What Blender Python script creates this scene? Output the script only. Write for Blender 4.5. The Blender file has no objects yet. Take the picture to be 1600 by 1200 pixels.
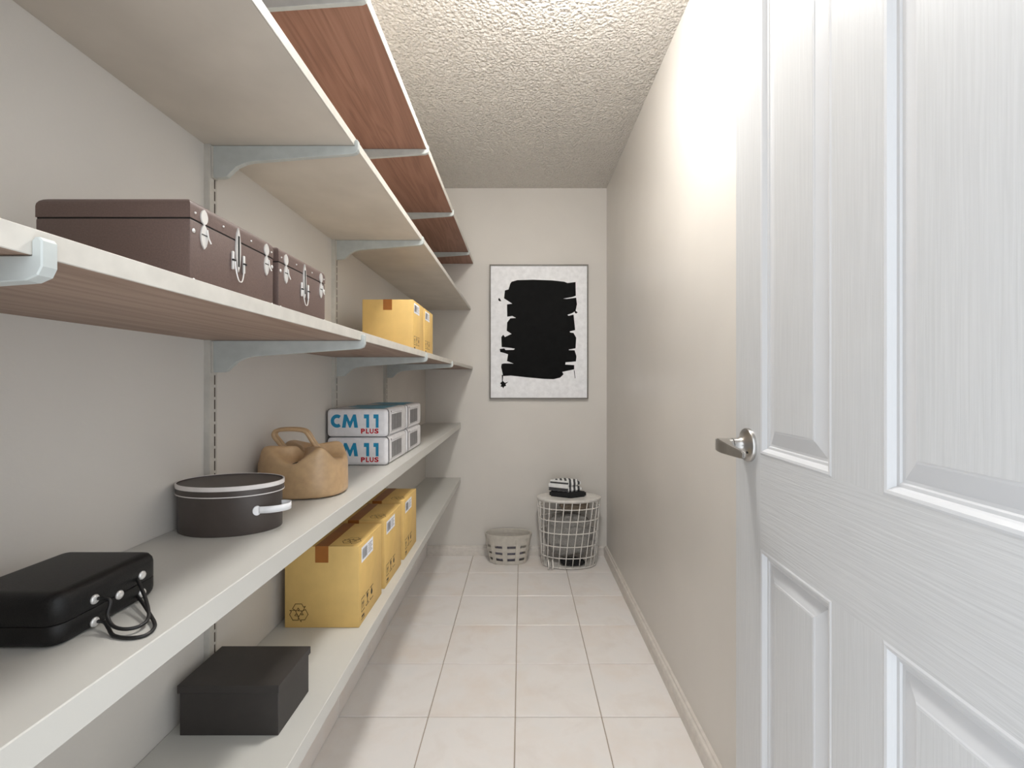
import bpy, bmesh, math, random
from mathutils import Vector, Matrix, noise
random.seed(7)
S = bpy.context.scene
COL = S.collection
PI = math.pi

# ------------------------------------------------------------------ camera, world, light, exposure
cd = bpy.data.cameras.new('camera'); cam = bpy.data.objects.new('camera', cd); COL.objects.link(cam)
cam.location = (0, 0, 1.15); cam.rotation_euler = (PI/2, 0, 0)
cd.sensor_width = 36; cd.lens = 36*718/1600; cd.shift_x = -15/1600; cd.shift_y = -3/1600; cd.clip_start = 0.02
S.camera = cam
W = bpy.data.worlds.new('hall_light'); S.world = W; W.use_nodes = True
bg = W.node_tree.nodes['Background']; bg.inputs[0].default_value = (0.90, 0.95, 1.0, 1); bg.inputs[1].default_value = 1.45
pl = bpy.data.lights.new('doorway_portal', 'AREA'); pl.shape = 'RECTANGLE'; pl.size = 0.78; pl.size_y = 2.03
po = bpy.data.objects.new('doorway_portal', pl); COL.objects.link(po)
po.location = (0.061, 0.10, 1.015); po.rotation_euler = (PI/2, 0, 0); pl.cycles.is_portal = True
LAMP = 86.0
S.view_settings.view_transform = 'Standard'; S.view_settings.look = 'None'
S.view_settings.gamma = 1; S.view_settings.use_curve_mapping = False
S.view_settings.exposure = 0.62

# room constants (metres): camera at the origin, y runs into the room
XL, XR, YB, YF, ZC = -0.639, 0.566, 3.058, 0.235, 2.44

# ------------------------------------------------------------------ helpers
def lin(c):
    return tuple(((v/255)/12.92 if v/255 <= 0.04045 else ((v/255+0.055)/1.055)**2.4) for v in c)
def rgba(c): return (*lin(c), 1)

def mat(name, col, rough=0.5, metal=0.0, spec=0.5, build=None, coat=0.0):
    m = bpy.data.materials.new(name); m.use_nodes = True
    nt = m.node_tree; b = nt.nodes['Principled BSDF']
    b.inputs['Base Color'].default_value = rgba(col); b.inputs['Roughness'].default_value = rough
    b.inputs['Metallic'].default_value = metal; b.inputs['Specular IOR Level'].default_value = spec
    b.inputs['Coat Weight'].default_value = coat
    # every material gets at least a fine procedural tone variation
    if build: build(nt, b)
    else: speckle(nt, b, col, 40, 0.03)
    return m
def coords(nt, scale=(1, 1, 1), kind='Object'):
    tc = nt.nodes.new('ShaderNodeTexCoord'); mp = nt.nodes.new('ShaderNodeMapping')
    mp.inputs['Scale'].default_value = scale
    nt.links.new(tc.outputs[kind], mp.inputs['Vector']); return mp.outputs['Vector']
def noise_n(nt, vec, scale, detail=3, rough=0.5, dist=0.0):
    n = nt.nodes.new('ShaderNodeTexNoise'); n.inputs['Scale'].default_value = scale
    n.inputs['Detail'].default_value = detail; n.inputs['Roughness'].default_value = rough; n.inputs['Distortion'].default_value = dist
    nt.links.new(vec, n.inputs['Vector']); return n.outputs['Fac']
def ramp(nt, fac, stops):
    r = nt.nodes.new('ShaderNodeValToRGB'); e = r.color_ramp.elements
    while len(e) < len(stops): e.new(0.5)
    for k, (p, c) in enumerate(stops): e[k].position = p; e[k].color = rgba(c)
    nt.links.new(fac, r.inputs['Fac']); return r.outputs['Color']
def bump(nt, b, fac, strength=0.2, dist=0.002):
    n = nt.nodes.new('ShaderNodeBump'); n.inputs['Strength'].default_value = strength; n.inputs['Distance'].default_value = dist
    nt.links.new(fac, n.inputs['Height']); nt.links.new(n.outputs['Normal'], b.inputs['Normal'])
def mix(c, k, up=True):
    return tuple(max(0, min(255, v*(1+k if up else 1-k))) for v in c)
def speckle(nt, b, col, scale, amt, bstr=0.0, bd=0.001):
    f = noise_n(nt, coords(nt), scale, 4)
    nt.links.new(ramp(nt, f, [(0.3, mix(col, amt, False)), (0.7, mix(col, amt))]), b.inputs['Base Color'])
    if bstr: bump(nt, b, f, bstr, bd)

def paint(col, bscale=260, bstr=0.12, amt=0.015):
    def f(nt, b):
        v = coords(nt)
        big = noise_n(nt, v, 2.5, 3)
        nt.links.new(ramp(nt, big, [(0.3, mix(col, amt, False)), (0.7, mix(col, amt))]), b.inputs['Base Color'])
        bump(nt, b, noise_n(nt, v, bscale, 2), bstr, 0.0012)
    return f
def wood(c1, c2, c3, cross='x', sc=1.0):
    def f(nt, b):
        v = coords(nt, (1*sc, 0.10*sc, 1*sc) if cross == 'x' else (0.1*sc, 1*sc, 1*sc))
        n = noise_n(nt, v, 6, 3, 0.55, 1.2)
        w = nt.nodes.new('ShaderNodeMath'); w.operation = 'MULTIPLY'; w.inputs[1].default_value = 60
        nt.links.new(n, w.inputs[0])
        s = nt.nodes.new('ShaderNodeMath'); s.operation = 'SINE'; nt.links.new(w.outputs[0], s.inputs[0])
        a = nt.nodes.new('ShaderNodeMath'); a.operation = 'MULTIPLY_ADD'; a.inputs[1].default_value = 0.11; a.inputs[2].default_value = 0.32
        nt.links.new(s.outputs[0], a.inputs[0])
        fine = noise_n(nt, coords(nt, (220*sc, 5*sc, 60) if cross == 'x' else (5*sc, 220*sc, 60)), 1, 3)
        ad = nt.nodes.new('ShaderNodeMath'); ad.operation = 'MULTIPLY_ADD'; ad.inputs[1].default_value = 0.5
        nt.links.new(fine, ad.inputs[0]); nt.links.new(a.outputs[0], ad.inputs[2])
        nt.links.new(ramp(nt, ad.outputs[0], [(0.25, c1), (0.55, c2), (0.9, c3)]), b.inputs['Base Color'])
        bump(nt, b, ad.outputs[0], 0.08, 0.001)
    return f
def emboss(horizontal):
    def f(nt, b):
        v = coords(nt, (1, 9, 260) if horizontal else (1, 300, 7))
        n = noise_n(nt, v, 1.0, 3, 0.55, 0.6)
        bump(nt, b, n, 0.34 if horizontal else 0.20, 0.0016)
        nt.links.new(ramp(nt, n, [(0.3, (198, 199, 200)), (0.7, (207, 208, 209))]), b.inputs['Base Color'])
    return f
def ceil_tex(nt, b):
    v = coords(nt)
    n1 = noise_n(nt, v, 70, 3, 0.55, 0.9)
    vo = nt.nodes.new('ShaderNodeTexVoronoi'); vo.inputs['Scale'].default_value = 95; vo.feature = 'SMOOTH_F1'
    nt.links.new(v, vo.inputs['Vector'])
    m = nt.nodes.new('ShaderNodeMath'); m.operation = 'SUBTRACT'; nt.links.new(n1, m.inputs[0]); nt.links.new(vo.outputs['Distance'], m.inputs[1])
    bump(nt, b, m.outputs[0], 1.0, 0.014)
    nt.links.new(ramp(nt, n1, [(0.3, (228, 222, 214)), (0.7, (238, 233, 226))]), b.inputs['Base Color'])
def tile_tex(nt, b):
    oi = nt.nodes.new('ShaderNodeObjectInfo')
    tc = nt.nodes.new('ShaderNodeTexCoord')
    ad = nt.nodes.new('ShaderNodeVectorMath'); ad.operation = 'ADD'
    sc = nt.nodes.new('ShaderNodeVectorMath'); sc.operation = 'SCALE'; sc.inputs['Scale'].default_value = 30
    cb = nt.nodes.new('ShaderNodeCombineXYZ')
    nt.links.new(oi.outputs['Random'], cb.inputs[0]); nt.links.new(oi.outputs['Random'], cb.inputs[1])
    nt.links.new(cb.outputs[0], sc.inputs[0]); nt.links.new(tc.outputs['Object'], ad.inputs[0]); nt.links.new(sc.outputs[0], ad.inputs[1])
    f = noise_n(nt, ad.outputs[0], 6, 5, 0.6, 0.5)
    c = ramp(nt, f, [(0.25, (229, 222, 216)), (0.5, (237, 232, 228)), (0.75, (233, 230, 227))])
    f2 = noise_n(nt, ad.outputs[0], 3.2, 4, 0.6)
    mx = nt.nodes.new('ShaderNodeMix'); mx.data_type = 'RGBA'; mx.inputs['B'].default_value = rgba((229, 212, 196))
    r = nt.nodes.new('ShaderNodeMapRange'); r.inputs[1].default_value = 0.5; r.inputs[2].default_value = 0.75; r.inputs[4].default_value = 0.5
    nt.links.new(f2, r.inputs[0]); nt.links.new(r.outputs[0], mx.inputs['Factor']); nt.links.new(c, mx.inputs['A'])
    nt.links.new(mx.outputs['Result'], b.inputs['Base Color'])
    bump(nt, b, f, 0.05, 0.002)
def cloth_tex(c1, c2, sc=300):
    def f(nt, b):
        n = noise_n(nt, coords(nt), sc, 2)
        nt.links.new(ramp(nt, n, [(0.3, c1), (0.7, c2)]), b.inputs['Base Color']); bump(nt, b, n, 0.3, 0.001)
    return f
def stripes(nt, b):
    tc = nt.nodes.new('ShaderNodeTexCoord'); sp = nt.nodes.new('ShaderNodeSeparateXYZ')
    nt.links.new(tc.outputs['Object'], sp.inputs[0])
    m = nt.nodes.new('ShaderNodeMath'); m.operation = 'MULTIPLY'; m.inputs[1].default_value = 36; nt.links.new(sp.outputs[0], m.inputs[0])
    fr = nt.nodes.new('ShaderNodeMath'); fr.operation = 'FRACT'; nt.links.new(m.outputs[0], fr.inputs[0])
    r = ramp(nt, fr.outputs[0], [(0.0, (235, 235, 233)), (0.5, (70, 70, 72))])
    r.node.color_ramp.interpolation = 'CONSTANT'; nt.links.new(r, b.inputs['Base Color'])

WALL = (214, 209, 202)
M = {}
M['wall'] = mat('wall_paint', WALL, 0.55, build=paint(WALL, 320, 0.05))
M['wall_r'] = mat('wall_paint_eggshell', WALL, 0.32, build=paint(WALL, 320, 0.03))
M['wall_l'] = mat('wall_paint_orange_peel', WALL, 0.6, build=paint(WALL, 190, 0.16))
M['ceil'] = mat('stippled_ceiling', (226, 218, 208), 0.8, build=ceil_tex)
M['grout'] = mat('floor_grout', (172, 158, 144), 0.85)
M['tile'] = mat('ceramic_tile', (222, 214, 206), 0.33, build=tile_tex)
M['base'] = mat('baseboard_paint', (214, 207, 199), 0.4)
M['doorv'] = mat('door_white_vertical_grain', (230, 230, 229), 0.34, build=emboss(False))
M['doorh'] = mat('door_white_horizontal_grain', (230, 230, 229), 0.34, build=emboss(True))
M['doorm'] = mat('door_white_moulding', (209, 210, 212), 0.3, build=paint((209, 210, 212), 60, 0.0, 0.004))
M['nickel'] = mat('satin_nickel', (186, 184, 181), 0.28, 1.0)
M['steel'] = mat('polished_steel', (224, 222, 219), 0.28, 0.45)
M['dark'] = mat('dark_gap', (22, 20, 19), 0.7)
M['bracket'] = mat('grey_enamel_metal', (182, 186, 183), 0.42)
M['rail'] = mat('painted_rail', (196, 192, 184), 0.45)
M['slot'] = mat('rail_slot', (62, 50, 42), 0.7)
M['oak'] = mat('oak_veneer', (140, 85, 62), 0.5, build=wood((120, 82, 66), (150, 108, 88), (168, 126, 106)))
M['walnut'] = mat('walnut_veneer', (120, 92, 76), 0.5, build=wood((118, 92, 76), (150, 125, 108), (168, 144, 127)))
M['cream'] = mat('cream_board', (208, 200, 186), 0.55, build=lambda nt, b: speckle(nt, b, (201, 193, 182), 7, 0.035))
M['edge'] = mat('white_edge_band', (198, 193, 184), 0.45)
M['shelfw'] = mat('grey_white_shelf', (195, 193, 187), 0.38, build=paint((195, 193, 187), 60, 0.02, 0.01))
M['brown'] = mat('brown_leatherette', (98, 78, 70), 0.5, build=lambda nt, b: speckle(nt, b, (98, 80, 74), 500, 0.06, 0.15))
M['kraft'] = mat('kraft_card', (222, 184, 108), 0.62, build=lambda nt, b: speckle(nt, b, (216, 180, 110), 25, 0.02))
M['tape'] = mat('brown_tape', (158, 98, 42), 0.35)
M['paper'] = mat('white_paper', (238, 238, 242), 0.6)
M['ink'] = mat('black_ink', (28, 24, 18), 0.6)
M['inkb'] = mat('brown_ink', (92, 66, 24), 0.6)
M['inkg'] = mat('grey_ink', (138, 136, 136), 0.6)
M['pack'] = mat('white_pack', (232, 230, 232), 0.4)
M['blue'] = mat('blue_print', (30, 140, 182), 0.45)
M['blue2'] = mat('pale_blue_print', (96, 176, 206), 0.45)
M['red'] = mat('red_print', (190, 18, 30), 0.45)
M['tan'] = mat('tan_leather', (196, 170, 136), 0.36, build=lambda nt, b: speckle(nt, b, (190, 158, 120), 60, 0.04, 0.1))
M['hat'] = mat('charcoal_card', (74, 66, 62), 0.45)
M['hatw'] = mat('pale_trim', (226, 220, 216), 0.45)
M['strap'] = mat('white_strap', (238, 238, 240), 0.4)
M['black'] = mat('black_leather', (24, 23, 23), 0.45, spec=0.3, build=lambda nt, b: speckle(nt, b, (23, 22, 22), 700, 0.15, 0.25))
M['cord'] = mat('black_cord', (28, 27, 27), 0.5)
M['shoe'] = mat('charcoal_box_card', (54, 50, 48), 0.48, spec=0.4)
M['frame'] = mat('taupe_frame', (112, 106, 98), 0.4)
M['art'] = mat('art_paper', (240, 240, 242), 0.5)
M['paintk'] = mat('black_paint', (12, 12, 12), 0.6, spec=0.1, build=lambda nt, b: speckle(nt, b, (13, 13, 13), 30, 0.3, 0.1))
M['wire'] = mat('white_wire', (226, 222, 216), 0.4)
M['bask'] = mat('grey_slat', (196, 190, 180), 0.55)
M['grey'] = mat('grey_woven_cloth', (120, 117, 113), 0.9, build=cloth_tex((112, 110, 107), (160, 157, 152)))
M['taupe'] = mat('taupe_cloth', (140, 126, 110), 0.9, build=cloth_tex((126, 114, 100), (150, 136, 120)))
M['blackc'] = mat('black_cloth', (26, 26, 27), 0.85, build=cloth_tex((22, 22, 23), (36, 36, 37)))
M['lav'] = mat('lavender_cloth', (150, 146, 160), 0.9, build=cloth_tex((140, 136, 150), (164, 160, 172)))
M['stripe'] = mat('striped_towel', (200, 200, 200), 0.9, build=stripes)
M['white_c'] = mat('white_towel', (235, 235, 233), 0.9); M['grey_c'] = mat('grey_towel', (74, 74, 76), 0.9)
M['rubber'] = mat('black_rubber', (30, 29, 28), 0.6)

def mesh_obj(name, bm, m, parent=None, smooth=False, recalc=True):
    if recalc: bmesh.ops.recalc_face_normals(bm, faces=bm.faces)
    me = bpy.data.meshes.new(name); bm.to_mesh(me); bm.free()
    me.materials.append(M[m] if isinstance(m, str) else m)
    if smooth:
        me.polygons.foreach_set('use_smooth', [True]*len(me.polygons))
    o = bpy.data.objects.new(name, me); COL.objects.link(o)
    if parent: o.parent = parent
    return o
def auto(o, ang=35):
    me = o.data; me.polygons.foreach_set('use_smooth', [True]*len(me.polygons))
    me.set_sharp_from_angle(angle=math.radians(ang)); return o
def tag(o, label, cat, group=None, kind=None):
    o['label'] = label; o['category'] = cat
    if group: o['group'] = group
    if kind: o['kind'] = kind
    return o
def thing(name, label, cat, loc=(0, 0, 0), rz=0.0, group=None, kind=None):
    o = bpy.data.objects.new(name, None); COL.objects.link(o); o.empty_display_size = 0.05
    o.location = loc; o.rotation_euler = (0, 0, rz)
    return tag(o, label, cat, group, kind)
def copy_tree(o, parent=None):
    c = o.copy(); COL.objects.link(c)
    if parent: c.parent = parent
    for ch in list(o.children): copy_tree(ch, c)
    return c
def bx(bm, x0, x1, y0, y1, z0, z1, bev=0.0, seg=2):
    r = bmesh.ops.create_cube(bm, size=1)
    vs = r['verts']
    bmesh.ops.scale(bm, vec=(x1-x0, y1-y0, z1-z0), verts=vs)
    bmesh.ops.translate(bm, vec=((x0+x1)/2, (y0+y1)/2, (z0+z1)/2), verts=vs)
    if bev:
        es = list({e for v in vs for e in v.link_edges})
        bmesh.ops.bevel(bm, geom=es, offset=bev, segments=seg, profile=0.5, affect='EDGES')
    return bm
def box(name, m, parent, x0, x1, y0, y1, z0, z1, bev=0.0, seg=2):
    o = mesh_obj(name, bx(bmesh.new(), x0, x1, y0, y1, z0, z1, bev, seg), m, parent)
    return auto(o) if bev else o
def prism(bm, pts, a, b, axis='y'):
    """extrude the 2-D polygon pts between a and b along axis; pts are (x,z), (y,z) or (x,y)"""
    def P(u, v, w): return {'y': (u, w, v), 'x': (w, u, v), 'z': (u, v, w)}[axis]
    A = [bm.verts.new(P(u, v, a)) for u, v in pts]; B = [bm.verts.new(P(u, v, b)) for u, v in pts]
    bm.faces.new(A); bm.faces.new(B[::-1])
    n = len(pts)
    for k in range(n): bm.faces.new((A[k], A[(k+1) % n], B[(k+1) % n], B[k]))
    return bm
def tube(bm, pts, r, n=8, closed=False, flat=1.0):
    pts = [Vector(p) for p in pts]; N = len(pts); rings = []
    up = Vector((0, 0, 1)); prev = None
    for i, p in enumerate(pts):
        if closed: t = pts[(i+1) % N]-pts[i-1]
        else: t = pts[min(i+1, N-1)]-pts[max(i-1, 0)]
        t.normalize()
        if prev is None:
            a = t.cross(up)
            if a.length < 1e-3: a = t.cross(Vector((1, 0, 0)))
        else: a = prev-t*prev.dot(t)
        a.normalize(); b = t.cross(a); prev = a
        rr = r[i] if isinstance(r, (list, tuple)) else r
        rings.append([bm.verts.new(p+a*math.cos(2*PI*k/n)*rr+b*math.sin(2*PI*k/n)*rr*flat) for k in range(n)])
    for i in range(N if closed else N-1):
        A, B = rings[i], rings[(i+1) % N]
        for k in range(n): bm.faces.new((A[k], A[(k+1) % n], B[(k+1) % n], B[k]))
    if not closed: bm.faces.new(rings[0][::-1]); bm.faces.new(rings[-1])
    return bm
def spline(pts, sub=6, closed=False):
    P = [Vector(p) for p in pts]; out = []; n = len(P)
    rng = range(n if closed else n-1)
    for i in rng:
        if closed: p0, p1, p2, p3 = P[i-1], P[i], P[(i+1) % n], P[(i+2) % n]
        else: p0, p1, p2, p3 = P[max(i-1, 0)], P[i], P[i+1], P[min(i+2, n-1)]
        for k in range(sub):
            t = k/sub
            out.append(0.5*((2*p1)+(p2-p0)*t+(2*p0-5*p1+4*p2-p3)*t*t+(3*p1-p0-3*p2+p3)*t**3))
    if not closed: out.append(P[-1])
    return out
def lathe(bm, prof, n=32, sx=1.0, sy=1.0, c=(0, 0, 0), axis='z', closed_ends=True):
    rings = []
    for r, h in prof:
        ring = []
        for k in range(n):
            a = 2*PI*k/n; u, v = r*sx*math.cos(a), r*sy*math.sin(a)
            p = {'z': (u, v, h), 'x': (h, u, v), 'y': (u, h, v)}[axis]
            ring.append(bm.verts.new((p[0]+c[0], p[1]+c[1], p[2]+c[2])))
        rings.append(ring)
    for A, B in zip(rings, rings[1:]):
        for k in range(n): bm.faces.new((A[k], A[(k+1) % n], B[(k+1) % n], B[k]))
    if closed_ends: bm.faces.new(rings[0][::-1]); bm.faces.new(rings[-1])
    return bm
class Plane2D:
    """flat print drawn on a face: origin + two unit axes + outward normal"""
    def __init__(s, o, u, v, n, off=0.0004): s.o, s.u, s.v, s.n, s.off = Vector(o), Vector(u), Vector(v), Vector(n), off
    def p(s, a, b, k=1.0): return s.o+s.u*a+s.v*b+s.n*s.off*k
    def poly(s, bm, pts, k=1.0): bm.faces.new([bm.verts.new(s.p(a, b, k)) for a, b in pts])
    def line(s, bm, pts, w, closed=False, k=1.0):
        n = len(pts)
        for i in range(n if closed else n-1):
            a, b = Vector(pts[i]), Vector(pts[(i+1) % n]); d = b-a
            if d.length < 1e-6: continue
            d.normalize(); q = Vector((-d.y, d.x))*w/2; e = d*w/2
            s.poly(bm, [tuple(a-e+q), tuple(a-e-q), tuple(b+e-q), tuple(b+e+q)], k)
def flat_obj(name, bm, m, parent): return mesh_obj(name, bm, m, parent, recalc=False)

# ------------------------------------------------------------------ the room
def struct(name, bm, m, label, cat):
    return tag(mesh_obj(name, bm, m), label, cat, kind='structure')
b = bx(bmesh.new(), XL-0.1, XR+0.1, YF-0.115, YB+0.1, -0.12, -0.004)
floor = struct('floor', b, 'grout', 'pale ceramic tile floor of the storage room', 'floor')
TX = [-0.620, -0.321, -0.022, 0.275]; TS = 0.298
mesh_cache = {}
def tile_piece(x0, x1, y0, y1):
    key = (round(x1-x0, 4), round(y1-y0, 4)); g = 0.0017
    if key not in mesh_cache:
        w, d = (x1-x0)/2-g, (y1-y0)/2-g
        bm = bx(bmesh.new(), -w, w, -d, d, -0.008, 0, 0.0015, 1); me = bpy.data.meshes.new('tile'); bm.to_mesh(me); bm.free()
        me.materials.append(M['tile']); mesh_cache[key] = me
    o = bpy.data.objects.new('tile', mesh_cache[key]); COL.objects.link(o); o.parent = floor
    o.location = ((x0+x1)/2, (y0+y1)/2, random.uniform(-0.0004, 0))
ys = [1.579+TS*k for k in range(-5, 6)]
ys = [YF-0.10]+[y for y in ys if y > YF-0.05]; ys[-1] = YB
xs = [XL, -0.321, -0.022, 0.275, XR]
for j in range(len(ys)-1):
    for i in range(4): tile_piece(xs[i], xs[i+1], ys[j], ys[j+1])
struct('ceiling', bx(bmesh.new(), XL-0.1, XR+0.1, YF-0.115, YB+0.1, ZC, ZC+0.1), 'ceil', 'off-white stippled texture ceiling above the shelves', 'ceiling')
struct('wall_left', bx(bmesh.new(), XL-0.1, XL, YF-0.115, YB+0.1, -0.12, ZC), 'wall_l', 'greige painted wall carrying the long shelves', 'wall')
struct('wall_right', bx(bmesh.new(), XR, XR+0.1, YF-0.115, YB+0.1, -0.12, ZC), 'wall_r', 'bare greige painted wall opposite the shelves', 'wall')
struct('wall_back', bx(bmesh.new(), XL, XR, YB, YB+0.1, -0.12, ZC), 'wall', 'greige end wall with the framed black artwork', 'wall')
DX0, DX1, DZ = -0.335, 0.452, 2.05
b = bmesh.new()
bx(b, XL, DX0, YF-0.115, YF, -0.0, ZC); bx(b, DX1+0.012, XR, YF-0.115, YF, -0.0, ZC); bx(b, DX0, DX1+0.012, YF-0.115, YF, DZ, ZC)
struct('wall_front', b, 'wall', 'greige wall around the open doorway', 'wall')
b = bmesh.new(); bx(b, DX0, DX0+0.012, YF-0.115, YF, 0, DZ); bx(b, DX1, DX1+0.012, YF-0.115, YF, 0, DZ); bx(b, DX0, DX1+0.012, YF-0.115, YF, DZ-0.012, DZ)
struct('trim_1', b, 'doorm', 'white painted door jamb lining the doorway', 'trim')

# baseboards: moulded profile on the right and back walls, tile pieces on the left
prof = [(0, 0), (0.022, 0), (0.022, 0.038), (0.019, 0.043), (0.021, 0.047), (0.017, 0.054), (0.011, 0.057), (0.009, 0.063), (0, 0.064)]
b = prism(bmesh.new(), [(XR-u, v) for u, v in prof], YF, YB, 'y')
auto(struct('baseboard_right', b, 'base', 'moulded off-white baseboard along the bare wall', 'baseboard'), 25)
b = prism(bmesh.new(), [(YB-u*0.8, v) for u, v in prof], XL+0.012, XR-0.022, 'x')
auto(struct('baseboard_back', b, 'base', 'moulded off-white baseboard under the framed artwork', 'baseboard'), 25)
bl = struct('baseboard_left', bx(bmesh.new(), XL, XL+0.004, YF, YB, 0, 0.082), 'grout', 'tile skirting along the floor under the shelves', 'baseboard')
for j in range(len(ys)-1):
    y0, y1 = max(ys[j], YF), ys[j+1]
    o = box('skirting_tile', 'tile', bl, XL+0.004, XL+0.011, y0+0.0018, y1-0.0018, 0.001, 0.08, 0.0015, 1)

# ------------------------------------------------------------------ ceiling lamp (just above the frame): gives the room its light
LX, LY = 0.10, 1.22
lamp = thing('ceiling_light', 'round frosted glass ceiling light with a white metal rim', 'lamp', (LX, LY, ZC))
auto(mesh_obj('rim', lathe(bmesh.new(), [(0.10, 0), (0.135, 0), (0.138, -0.012), (0.130, -0.024), (0.10, -0.024)], 40), 'doorm', lamp))
gm = bpy.data.materials.new('lit_frosted_glass'); gm.use_nodes = True
nt = gm.node_tree; pb = nt.nodes['Principled BSDF']; pb.inputs['Base Color'].default_value = (1, 1, 1, 1)
pb.inputs['Emission Color'].default_value = (1.0, 0.985, 0.955, 1); pb.inputs['Emission Strength'].default_value = LAMP
mesh_obj('glass_dome', lathe(bmesh.new(), [(0.122, -0.02)]+[(0.122*math.cos(a), -0.022-0.075*math.sin(a)) for a in [k*PI/2/9 for k in range(0, 9)]]+[(0.004, -0.097)], 40), gm, lamp, smooth=True)

# ------------------------------------------------------------------ door: four moulded panels, standing open along the right wall
DA = math.atan(0.0348)
door = thing('door_1', 'white four-panel moulded door standing open with a lever handle', 'door', (0.4385+0.0348*0.2535, 0.2535, 0.008), -DA, kind='structure')
DW, DH, DT = 0.762, 2.03, 0.035      # local: y along the door from the hinge, x=0 is the face in view, +x into the door
st, pw, mu = 0.111, 0.219, 0.102
z1, z2, z3, z4 = 0.235, 0.815, 1.000, 1.905
box('hinge_stile', 'doorv', door, 0, DT, 0, st, 0, DH)
box('lock_stile', 'doorv', door, 0, DT, DW-st, DW, 0, DH)
box('bottom_rail', 'doorh', door, 0, DT, st, DW-st, 0, z1)
box('lock_rail', 'doorh', door, 0, DT, st, DW-st, z2, z3)
box('top_rail', 'doorh', door, 0, DT, st, DW-st, z4, DH)
for (a, c) in ((z1, z2), (z3, z4)): box('mullion', 'doorv', door, 0, DT, st+pw, st+pw+mu, a, c)
PP = [(0, 0), (0.003, -0.0012), (0.007, -0.0005), (0.011, 0.004), (0.013, 0.007), (0.017, 0.0075), (0.019, 0.0095), (0.023, 0.0098), (0.046, 0.0035), (0.048, 0.0022), (0.051, 0.002)]
def door_panel(y0, y1, a, c):
    bm = bmesh.new(); rings = []
    for ins, dep in PP:
        rings.append([bm.verts.new((dep, y, z)) for y, z in ((y0+ins, a+ins), (y1-ins, a+ins), (y1-ins, c-ins), (y0+ins, c-ins))])
    for A, B in zip(rings, rings[1:]):
        for k in range(4): bm.faces.new((A[k], A[(k+1) % 4], B[(k+1) % 4], B[k]))
    back = [bm.verts.new((DT-0.006, y, z)) for y, z in ((y0, a), (y1, a), (y1, c), (y0, c))]
    for k in range(4): bm.faces.new((back[k], back[(k+1) % 4], rings[0][(k+1) % 4], rings[0][k]))
    bm.faces.new(back)
    m_ = mesh_obj('panel', bm, 'doorm', door)
    ins = 0.0505
    bm = bmesh.new(); bx(bm, 0.0017, 0.006, y0+ins, y1-ins, a+ins, c-ins)
    mesh_obj('panel_field', bm, 'doorv', m_)
for y0 in (st, st+pw+mu):
    for (a, c) in ((z1, z2), (z3, z4)): door_panel(y0, y0+pw, a, c)
HY, HZ = DW-0.062, 1.012
hd = bpy.data.objects.new('door_handle', None); COL.objects.link(hd); hd.parent = door; hd.location = (0, HY, HZ); hd['label'] = 'satin nickel lever handle'
auto(mesh_obj('rosette', lathe(bmesh.new(), [(0.0345, 0), (0.0345, -0.006), (0.033, -0.008), (0.026, -0.0105), (0.017, -0.016), (0.0135, -0.024), (0.0135, -0.034)], 40, axis='x'), 'nickel', hd), 40)
auto(mesh_obj('neck', lathe(bmesh.new(), [(0.0115, -0.034), (0.0125, -0.0348), (0.0125, -0.060), (0.011, -0.063)], 32, axis='x'), 'nickel', hd), 40)
bm = bmesh.new(); lev = []
for (y, zt, zb, x0, x1) in ((0.012, 0.008, -0.008, -0.052, -0.063), (0.008, 0.0125, -0.0125, -0.044, -0.066), (0, 0.0135, -0.0135, -0.040, -0.067), (-0.02, 0.0105, -0.0145, -0.046, -0.066), (-0.045, 0.005, -0.015, -0.049, -0.061), (-0.07, 0.0005, -0.0155, -0.047, -0.0555), (-0.083, -0.001, -0.0155, -0.045, -0.052), (-0.086, -0.004, -0.0125, -0.0445, -0.050)):
    lev.append([bm.verts.new(p) for p in ((x0, y, zt), (x1, y, zt), (x1, y, zb), (x0, y, zb))])
for A, B in zip(lev, lev[1:]):
    for k in range(4): bm.faces.new((A[k], A[(k+1) % 4], B[(k+1) % 4], B[k]))
bm.faces.new(lev[0][::-1]); bm.faces.new(lev[-1])
bmesh.ops.recalc_face_normals(bm, faces=bm.faces)
bmesh.ops.bevel(bm, geom=[e for e in bm.edges if len(e.link_faces) == 2 and e.calc_face_angle() > 0.6], offset=0.0015, segments=2, affect='EDGES')
auto(mesh_obj('lever', bm, 'nickel', hd), 40)
auto(mesh_obj('privacy_hole', lathe(bmesh.new(), [(0.0026, -0.009), (0.0026, -0.0135)], 16, axis='x', c=(0, -0.0185, -0.013)), 'dark', hd))
for hz in (0.25, 1.02, 1.80):
    o = auto(mesh_obj('hinge', lathe(bmesh.new(), [(0.006, hz-0.045), (0.006, hz+0.045)], 12, c=(-0.004, -0.004, 0)), 'nickel', door))

# ------------------------------------------------------------------ wall rails and brackets
RY = [0.31, 0.935, 1.555, 2.135, 2.785]
def rail(y, za, zb, label):
    t = thing('shelf_rail', label, 'shelf rail', (XL, y, za), group='slotted shelf rails')
    h = zb-za
    bm = bmesh.new()
    prism(bm, [(0, -0.011), (0.012, -0.011), (0.012, 0.011), (0, 0.011)], 0, h, 'z')
    mesh_obj('channel', bm, 'rail', t)
    bm = bmesh.new()
    for k in range(int(h/0.025)):
        z = 0.012+k*0.025
        bx(bm, 0.0118, 0.0124, 0.0022, 0.0052, z, z+0.0195)
    mesh_obj('slots', bm, 'slot', t)['kind'] = 'stuff'
rail(RY[0], 1.0, 2.2, 'slotted metal wall rail at the doorway end of the shelves')
rail(RY[1], 0.0825, 2.2, 'slotted metal wall rail rising behind the dark oval hat box')
rail(RY[2], 0.0825, 2.2, 'slotted metal wall rail just before the stacked white packs')
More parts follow.
